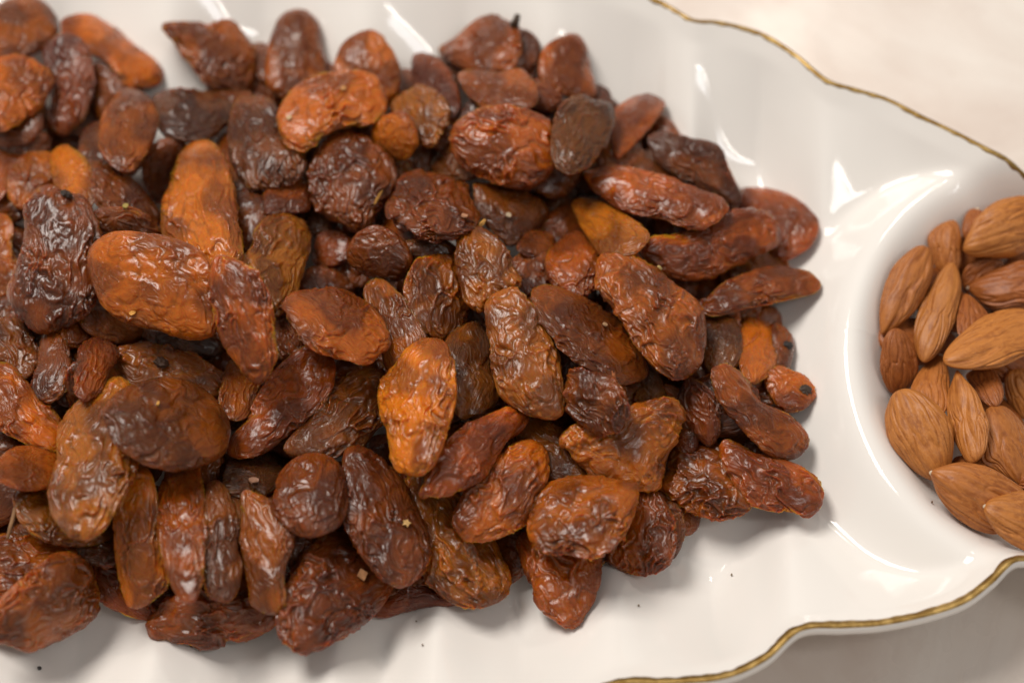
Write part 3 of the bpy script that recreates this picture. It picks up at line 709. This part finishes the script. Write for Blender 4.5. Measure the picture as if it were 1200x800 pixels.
def wrinkle(V, U, style, rng):
    off = rng.uniform(0, 200, 3)
    p = V / 0.001
    warp = np.stack([noise(p / 3.6 + off + k * 17.3) for k in range(3)], 1)
    low = noise(p / 7.0 + off + 5.1)
    fold = ridge(noise(p * np.array((0.7, 1, 1)) / 6.0 + off + 51 + 0.5 * warp), 0.16)      # deep creases
    phi = np.arctan2(U[:, 2], U[:, 1])
    kk_ = {'l': 3.6, 'n': 2.7, 's': 1.9, 'c': 2.6}[style] * rng.uniform(0.85, 1.2)
    mer = np.stack([U[:, 0] * 2.0, np.cos(phi) * kk_, np.sin(phi) * kk_], 1) + off[::-1] + 0.55 * warp
    rl = ridge(noise(mer), 0.30)
    aniso = np.array((0.50, 1.0, 1.0))
    r1 = ridge(noise(p * aniso / rng.uniform(2.1, 2.9) + off + 0.8 * warp), 0.26)
    r2 = ridge(noise(p * aniso / 1.2 + off + 31 + 0.6 * warp), 0.36)
    patch = np.clip(0.80 + 1.6 * noise(p / 5.0 + off + 77), 0.08, 1.7)
    q = np.clip((noise(p * np.array((0.75, 1, 1)) / 6.5 + off + 120 + 0.3 * warp) - 0.04) / 0.26, 0, 1)
    hollow = q * q * (3 - 2 * q)                                    # collapsed patches with a soft brim
    if style == 'l':   h = 0.80 * rl + 0.26 * r1 + 0.10 * r2; hol = 0.45
    elif style == 's': h = 0.26 * rl + 0.24 * r1 + 0.04 * r2; hol = 0.50
    elif style == 'c': h = 0.50 * rl + 0.70 * r1 + 0.20 * r2; hol = 1.2
    else:              h = 0.48 * rl + 0.55 * r1 + 0.10 * r2; hol = 0.65
    h = 1.18 * h * (0.25 + 0.75 * np.clip(np.abs(U[:, 2]) / 0.45, 0, 1))    # calmer along the edge
    thin = np.clip(0.45 + 0.9 * low + 0.35 * (hollow - 0.3), 0, 1); fv = np.clip(0.6 * rl + 0.6 * r1 + fold, 0, 1)  # thin masks the painted glow, fv the darker ridges and creases
    return thin, fv, mer, (h - 0.18) * patch + 0.22 * low - (0.25 if style == 's' else 0.5) * fold * 0.75 - hol * (hollow - 0.30)

raisin_group = 'raisins heaped on the dish'
RECS = []      # front skin of every piece, to set crumbs and stems on

def place_piece(name, V, F, Rm, p, material, color):
    o = link_mesh(name, V, F, material)
    o.matrix_world = Matrix([[*Rm[0], p[0]], [*Rm[1], p[1]], [*Rm[2], p[2]], [0, 0, 0, 1]])
    o.color = (*color, 1)
    Wd = V @ Rm.T + p
    X, Y, w = project(Wd)
    n = vert_normals(V, F) @ Rm.T
    RECS.append((o, X, Y, w, Wd, n))
    return o

def make_raisin(poly, tone, style, label, seed, sink, sub=6, group=raisin_group):
    rng = np.random.RandomState(seed)
    c, ang, A = poly_axis(poly)
    R = radial(poly, c, ang) * 1.035 + 0.8
    T = np.linspace(-math.pi, math.pi, len(R), endpoint=False)
    minor = np.sqrt(A / math.pi) ** 2 / max(np.percentile(R, 95), 1)
    cth = float(np.clip(minor * SC * rng.uniform(0.52, 0.68), 0.0022, 0.0048))
    if sub == 5 and 'buried' in group: cth = min(cth, 0.0034)
    w0, gxx, gyy = lay(poly, c, ang, R, cth, rng, sink)
    U, F = ICO[sub]
    V = lump(U, F, R, cth, ang, None)
    n = vert_normals(V, F)
    thin, fv, mer, h = wrinkle(V, U, style, rng); h = h * 0.001
    rho = np.hypot(U[:, 0], U[:, 1])
    amp = min(1.0, cth / 0.0045)
    V = V + n * (h * amp)[:, None]
    ca, sa = math.cos(ang), math.sin(ang)
    ga, gb = gxx * ca + gyy * sa, -gxx * sa + gyy * ca
    V[:, 2] += ga * V[:, 0] + gb * V[:, 1]
    Rm, p = frame_at(c, w0, ang)
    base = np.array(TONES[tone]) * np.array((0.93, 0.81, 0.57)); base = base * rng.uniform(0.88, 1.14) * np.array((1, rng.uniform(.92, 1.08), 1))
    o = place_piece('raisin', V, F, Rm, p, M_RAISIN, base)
    for nm, kd, key, val in (('thin', 'FLOAT', 'value', thin), ('fold', 'FLOAT', 'value', fv), ('skin', 'FLOAT_VECTOR', 'vector', mer)):
        o.data.attributes.new(nm, kd, 'POINT').data.foreach_set(key, val.astype(np.float32).ravel())
    tag(o, label, 'raisin', group)
    return o

# pieces glimpsed deep in the gaps: found as the places inside the heap that no traced outline covers
polys = [parse(r[4]) for r in RAISINS]
XX, YY = np.meshgrid(CXS, CYS)
cover = np.zeros((BH, BW), bool)
for P in polys:
    c, ang, A = poly_axis(P); R = radial(P, c, ang)
    dx, dy = XX - c[0], -(YY - c[1])
    a, b = dx * math.cos(ang) + dy * math.sin(ang), -dx * math.sin(ang) + dy * math.cos(ang)
    Rr = np.interp(np.arctan2(b, a), np.linspace(-math.pi, math.pi, 256, endpoint=False), R, period=2 * math.pi)
    cover |= np.hypot(a, b) < Rr * 0.90
def grow(m, k):
    for _ in range(k):
        q = np.pad(m, 1); m = q[1:-1, 1:-1] | q[:-2, 1:-1] | q[2:, 1:-1] | q[1:-1, :-2] | q[1:-1, 2:]
    return m
closed = ~grow(~grow(cover | ((XX < 20) & (YY > 30) & (YY < 700)), 11), 13) | ((XX < 40) & (YY > 40) & (YY < 690))
closed &= np.hypot(XX - 212, YY - 78) > 42           # bare porcelain shows here
gap = closed & ~cover & (XX > -10) & (YY > 4)
rg = np.random.RandomState(11)
deep = 0
while gap.sum() > 14 and deep < 170:
    ys, xs = np.nonzero(gap)
    best = None
    for k in rg.choice(len(ys), min(60, len(ys)), replace=False):
        c = np.array((CXS[xs[k]], CYS[ys[k]]))
        m = ((XX - c[0]) ** 2 + (YY - c[1]) ** 2 < 38 ** 2)
        n_ = (m & gap).sum()
        out = (m & ~closed).sum()
        sc = n_ - 2.0 * out
        if best is None or sc > best[0]: best = (sc, c, m)
    _, c, m = best
    gap &= ~m
    an = rg.uniform(0, math.pi); t = np.linspace(0, 2 * math.pi, 10, endpoint=False)
    out = (m & ~closed).sum()
    f = 1.0 if out == 0 else 0.62
    a, b = f * rg.uniform(42, 50), f * rg.uniform(30, 36)
    q = np.stack([a * np.cos(t), b * np.sin(t)], 1) * rg.uniform(0.9, 1.1, (10, 1))
    q = np.stack([c[0] + q[:, 0] * math.cos(an) - q[:, 1] * math.sin(an), c[1] + q[:, 0] * math.sin(an) + q[:, 1] * math.cos(an)], 1)
    make_raisin(q, 'DVDVD'[deep % 5], 'nlcn'[deep % 4], 'raisin coloured dark for gap shade, glimpsed at the bottom of the heap', 900 + deep, 0.0012, 5, 'raisins buried in the heap')  # dark tones put the shade of the gaps into the colour
    deep += 1
print('deep raisins', deep)

made = {}
for k in sorted(range(len(RAISINS)), key=lambda k: RAISINS[k][0]):
    L, tone, style, label, _ = RAISINS[k]
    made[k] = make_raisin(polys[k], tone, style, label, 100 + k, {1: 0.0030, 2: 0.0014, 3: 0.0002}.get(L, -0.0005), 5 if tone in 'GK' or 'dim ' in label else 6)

# ---------------------------------------------------------------- almonds
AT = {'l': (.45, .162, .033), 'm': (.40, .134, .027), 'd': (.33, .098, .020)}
almond_by = {}
def make_almond(poly, tone, label, tip, pale, seed, sink, sub=6, group='almonds in the small bowl of the dish'):
    rng = np.random.RandomState(seed)
    c, ang, A = poly_axis(poly)
    if tip is not None:
        t_ = np.array([float(q) for q in tip.split(',')])
        a2 = math.atan2(-(t_[1] - c[1]), t_[0] - c[0])
        if math.cos(a2 - ang) < 0: ang += math.pi
        if abs((a2 - ang + math.pi) % (2 * math.pi) - math.pi) > 0.5: ang = a2
    R = radial(poly, c, ang)
    minor = A / math.pi / np.percentile(R, 95)
    cth = float(np.clip(minor * SC * 0.72, 0.0025, 0.0042))
    w0, gxx, gyy = lay(poly, c, ang, R, cth, rng, sink, 0.45)
    U, F = ICO[sub]
    V = lump(U, F, R, cth, ang, None, 0.95)
    phi = np.arctan2(U[:, 2], U[:, 1]); off = rng.uniform(0, 90, 3)
    g3 = np.stack([U[:, 0] * 0.55, np.cos(phi), np.sin(phi)], 1)
    n = vert_normals(V, F)
    fade = np.clip((1 - np.abs(U[:, 0])) * 4, 0, 1)
    h = 0.26 * noise(g3 * np.array((1, 4.2, 4.2)) + off) - 0.34 * ridge(noise(g3 * np.array((1.4, 3.0, 3.0)) + off + 9), 0.22)
    h = h * fade + 0.28 * noise(V / 0.006 + off)
    V = V + n * (h * 0.001)[:, None]
    ca, sa = math.cos(ang), math.sin(ang)
    V[:, 2] += (gxx * ca + gyy * sa) * V[:, 0] + (-gxx * sa + gyy * ca) * V[:, 1]
    Rm, p = frame_at(c, w0, ang)
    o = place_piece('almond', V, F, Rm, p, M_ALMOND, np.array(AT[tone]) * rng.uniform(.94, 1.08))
    at = o.data.attributes.new('grain', 'FLOAT_VECTOR', 'POINT')
    at.data.foreach_set('vector', g3.astype(np.float32).ravel())
    tag(o, label, 'almond', group)
    if pale:
        k = int(np.argmax(V[:, 0])); q = V[k]
        u4, f4 = ICO[3]
        tv = u4 * np.array((0.0009, 0.0006, 0.0005)) + q + np.array((-0.0006, 0, 0.0001))
        t = link_mesh('tip', tv, f4, M_CRUMB, o); t.color = (.68, .55, .40, 1)
    return o
fill = np.random.RandomState(21)
for k, (x, y) in enumerate([(1075, 400), (1100, 350), (1150, 290), (1140, 400), (1180, 420), (1100, 480), (1170, 500), (1150, 560), (1080, 500), (1190, 340)]):
    t = np.linspace(0, 2 * math.pi, 10, endpoint=False); an = fill.uniform(0, 3.1)
    q = np.stack([48 * np.cos(t) * (1 - 0.0 * t), 27 * np.sin(t)], 1)
    q = np.stack([x + q[:, 0] * math.cos(an) - q[:, 1] * math.sin(an), y + q[:, 0] * math.sin(an) + q[:, 1] * math.cos(an)], 1)
    make_almond(q, 'd', 'almond almost wholly hidden at the bottom of the small bowl', None, 0, 700 + k, 0.001, 5, 'almonds buried in the small bowl')
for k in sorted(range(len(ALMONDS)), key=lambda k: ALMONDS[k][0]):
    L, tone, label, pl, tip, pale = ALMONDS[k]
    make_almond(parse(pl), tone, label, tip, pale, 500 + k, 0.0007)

# nothing is kept that the heap hides completely
hidden, sunken = [], []
for rec in RECS:
    if 'buried' in rec[0].get('group', ''):
        jx = np.clip(((rec[1] - BX0) // CELL).astype(int), 0, BW - 1); jy = np.clip(((rec[2] - BY0) // CELL).astype(int), 0, BH - 1)
        inside = (rec[1] > 0) & (rec[1] < 1200) & (rec[2] > 0) & (rec[2] < 800)
        seen = (rec[3] > buf[jy, jx] - 0.0010) & inside
        if seen.sum() < 25:
            hidden.append(rec)
        else:
            sunken.append((rec, rec[1][seen].mean(), rec[2][seen].mean()))
RECS = [r for r in RECS if not any(r is h for h in hidden)]
for h in hidden: bpy.data.objects.remove(h[0])
# name each sunken piece by the described piece it peeps out beside
taken = set()
for kind, rows, word in (('raisin', [(r[3], parse(r[4]).mean(0)) for r in RAISINS], 'sunken dark raisin'),
                         ('almond', [(r[2], parse(r[3]).mean(0)) for r in ALMONDS], 'sunken dark almond')):
    for rec, x, y in sunken:
        if rec[0]['category'] != kind: continue
        for lab, c in sorted(rows, key=lambda q: (q[1][0] - x) ** 2 + (q[1][1] - y) ** 2)[:16]:
            cl = lab.split(',')[0].split()
            if len(cl) > 9: continue
            dx, dy = x - c[0], y - c[1]
            where = ('left of' if dx < 0 else 'right of') if abs(dx) > 2 * abs(dy) else ('above' if dy < 0 else 'below') if abs(dy) > 2 * abs(dx) \
                else ('above left of' if dx < 0 else 'above right of') if dy < 0 else ('below left of' if dx < 0 else 'below right of')
            t = word + ' ' + where + ' the ' + ' '.join(cl)
            if t not in taken:
                taken.add(t); rec[0]['label'] = t; break

# ---------------------------------------------------------------- stems and scars on raisins
def skin_at(px, py, only=None):
    best = None
    for rec in RECS:
        if only is not None and rec[0] is not only: continue
        m = (np.abs(rec[1] - px) < 7) & (np.abs(rec[2] - py) < 7)
        if not m.any(): continue
        idx = np.nonzero(m)[0]
        d2 = (rec[1][idx] - px) ** 2 + (rec[2][idx] - py) ** 2
        s = rec[3][idx] - 0.00025 * np.sqrt(d2)
        j = idx[int(np.argmax(s))]
        if best is None or rec[3][j] > best[0]: best = (rec[3][j], rec[4][j], rec[5][j], rec[0])
    if best is None and only is None:
        j = int(np.argmin((DISH_PX - px) ** 2 + (DISH_PY - py) ** 2))
        return dense[j], np.array((0, 0, 1.0)), None
    return best[1], best[2], best[3]

def by_label(s):
    return next(made[k] for k in made if s in RAISINS[k][3])

def add_child(parent, name, V, F, color, mat):
    inv = parent.matrix_world.inverted()
    V = np.array([(inv @ Vector(v))[:] for v in V])
    o = link_mesh(name, V, F, mat, parent); o.color = (*color, 1)
    return o

def stem(label, pts, r0, r1, color):
    o = by_label(label); p0, n0, _ = skin_at(*pts[0], only=o)
    w0 = project(p0[None])[2][0]
    P = [at_depth(np.array([float(x)]), np.array([float(y)]), np.array([w0 - 0.0006 * (i == 0) + 0.0003 * i]))[0] for i, (x, y) in enumerate(pts)]
    V, F = tube(P, np.linspace(r0, r1, len(P)), 8)
    add_child(o, 'stem', V, F, color, M_CRUMB)

def scar(label, x, y, size, color, name='stem_scar', seed=1):
    o = by_label(label); p, n, _ = skin_at(x, y, only=o)
    U, F = ICO[4]; rng = np.random.RandomState(seed)
    n = n / np.linalg.norm(n); a = np.cross(n, (0.2, 0.9, 0.3)); a /= np.linalg.norm(a); b = np.cross(n, a)
    r = 1 + 0.45 * noise(U * 2.2 + rng.uniform(0, 50, 3))
    L_ = U * r[:, None] * np.array((size, size * 0.8, size * 0.45))
    V = p + L_[:, :1] * a + L_[:, 1:2] * b + L_[:, 2:] * n
    add_child(o, name, V, F, color, M_CRUMB)

stem('thin stem hanging', [(24, 585), (18, 596), (15, 608), (12, 618), (9, 631)], 0.0005, 0.00035, (.30, .15, .06))
stem('little dark stem', [(602, 31), (605, 24), (607, 17)], 0.0010, 0.0006, (.06, .035, .02))
scar('black stem hole', 72, 221, 0.0013, (.03, .016, .010))
scar('black stem end', 944, 456, 0.0013, (.05, .026, .014), seed=3)
scar('brown stem scar', 192, 421, 0.0014, (.07, .03, .015), seed=4)
scar('dark tip right of' if False else 'small dark raisin tip', 924, 404, 0.0010, (.02, .014, .012), seed=6)
# the torn tuft: three little upright scraps of skin
o = by_label('torn orange tuft'); V, F = [], []
for j, (x, y, q) in enumerate(((714, 441, 0.3), (718, 444, 0.9), (722, 446, 1.6), (717, 439, -0.2))):
    p, n, _ = skin_at(min(x, 720), min(y, 441), only=o)
    t1 = at_depth(np.array([x + 2.0]), np.array([y + 3.0]), np.array([project(p[None])[2][0] + 0.0016]))[0]
    e = np.array((math.cos(q), math.sin(q), 0.2)) * 0.0009
    k = len(V); V += [p - e, p + e, t1, p + n * 0.0004 - e, p + n * 0.0004 + e, t1 + n * 0.0003]
    F += [(k, k + 2, k + 1), (k + 3, k + 4, k + 5), (k, k + 1, k + 4, k + 3), (k + 1, k + 2, k + 5, k + 4), (k + 2, k, k + 3, k + 5)]
add_child(o, 'torn_skin', V, F, (.42, .13, .04), M_CRUMB)

# ---------------------------------------------------------------- crumbs and specks
for k, (name, label, colr, x, y, size, asp, deg) in enumerate(CRUMBS):
    p, n, host = skin_at(x, y)
    n = n / np.linalg.norm(n)
    rng = np.random.RandomState(40 + k)
    X = RIGHT - n * (RIGHT @ n); X /= np.linalg.norm(X); Y = np.cross(n, X)
    q = math.radians(deg); A_, B_ = math.cos(q) * X + math.sin(q) * Y, -math.sin(q) * X + math.cos(q) * Y
    s = size * SC / 2
    m = 4 if 'square' in label else (10 if 'star' in label else 8)
    V, F = [], []
    th = 0.0004 if name != 'straw' else 0.0006
    lift = 0.00025
    for layer in (0, 1):
        for j in range(m):
            t = 2 * math.pi * (j + 0.5) / m
            r = rng.uniform(0.82, 1.1) if layer == 0 else 0
            if 'star' in label and layer == 0: r *= 1.05 if j % 2 else 0.62
            if layer == 0: V.append(p + n * lift + s * r * (math.cos(t) * A_ + asp * math.sin(t) * B_))
            else: V.append(V[j] + n * th * rng.uniform(0.7, 1.3))
    F = [tuple(range(m))[::-1], tuple(range(m, 2 * m))] + [(j, (j + 1) % m, m + (j + 1) % m, m + j) for j in range(m)]
    o = link_mesh('crumb' if name == 'flake' else name, V, F, M_CRUMB, smooth=False)
    o.color = (*colr, 1)
    tag(o, label, 'crumb' if name != 'straw' else 'straw', 'crumbs and specks scattered on the food and dish')
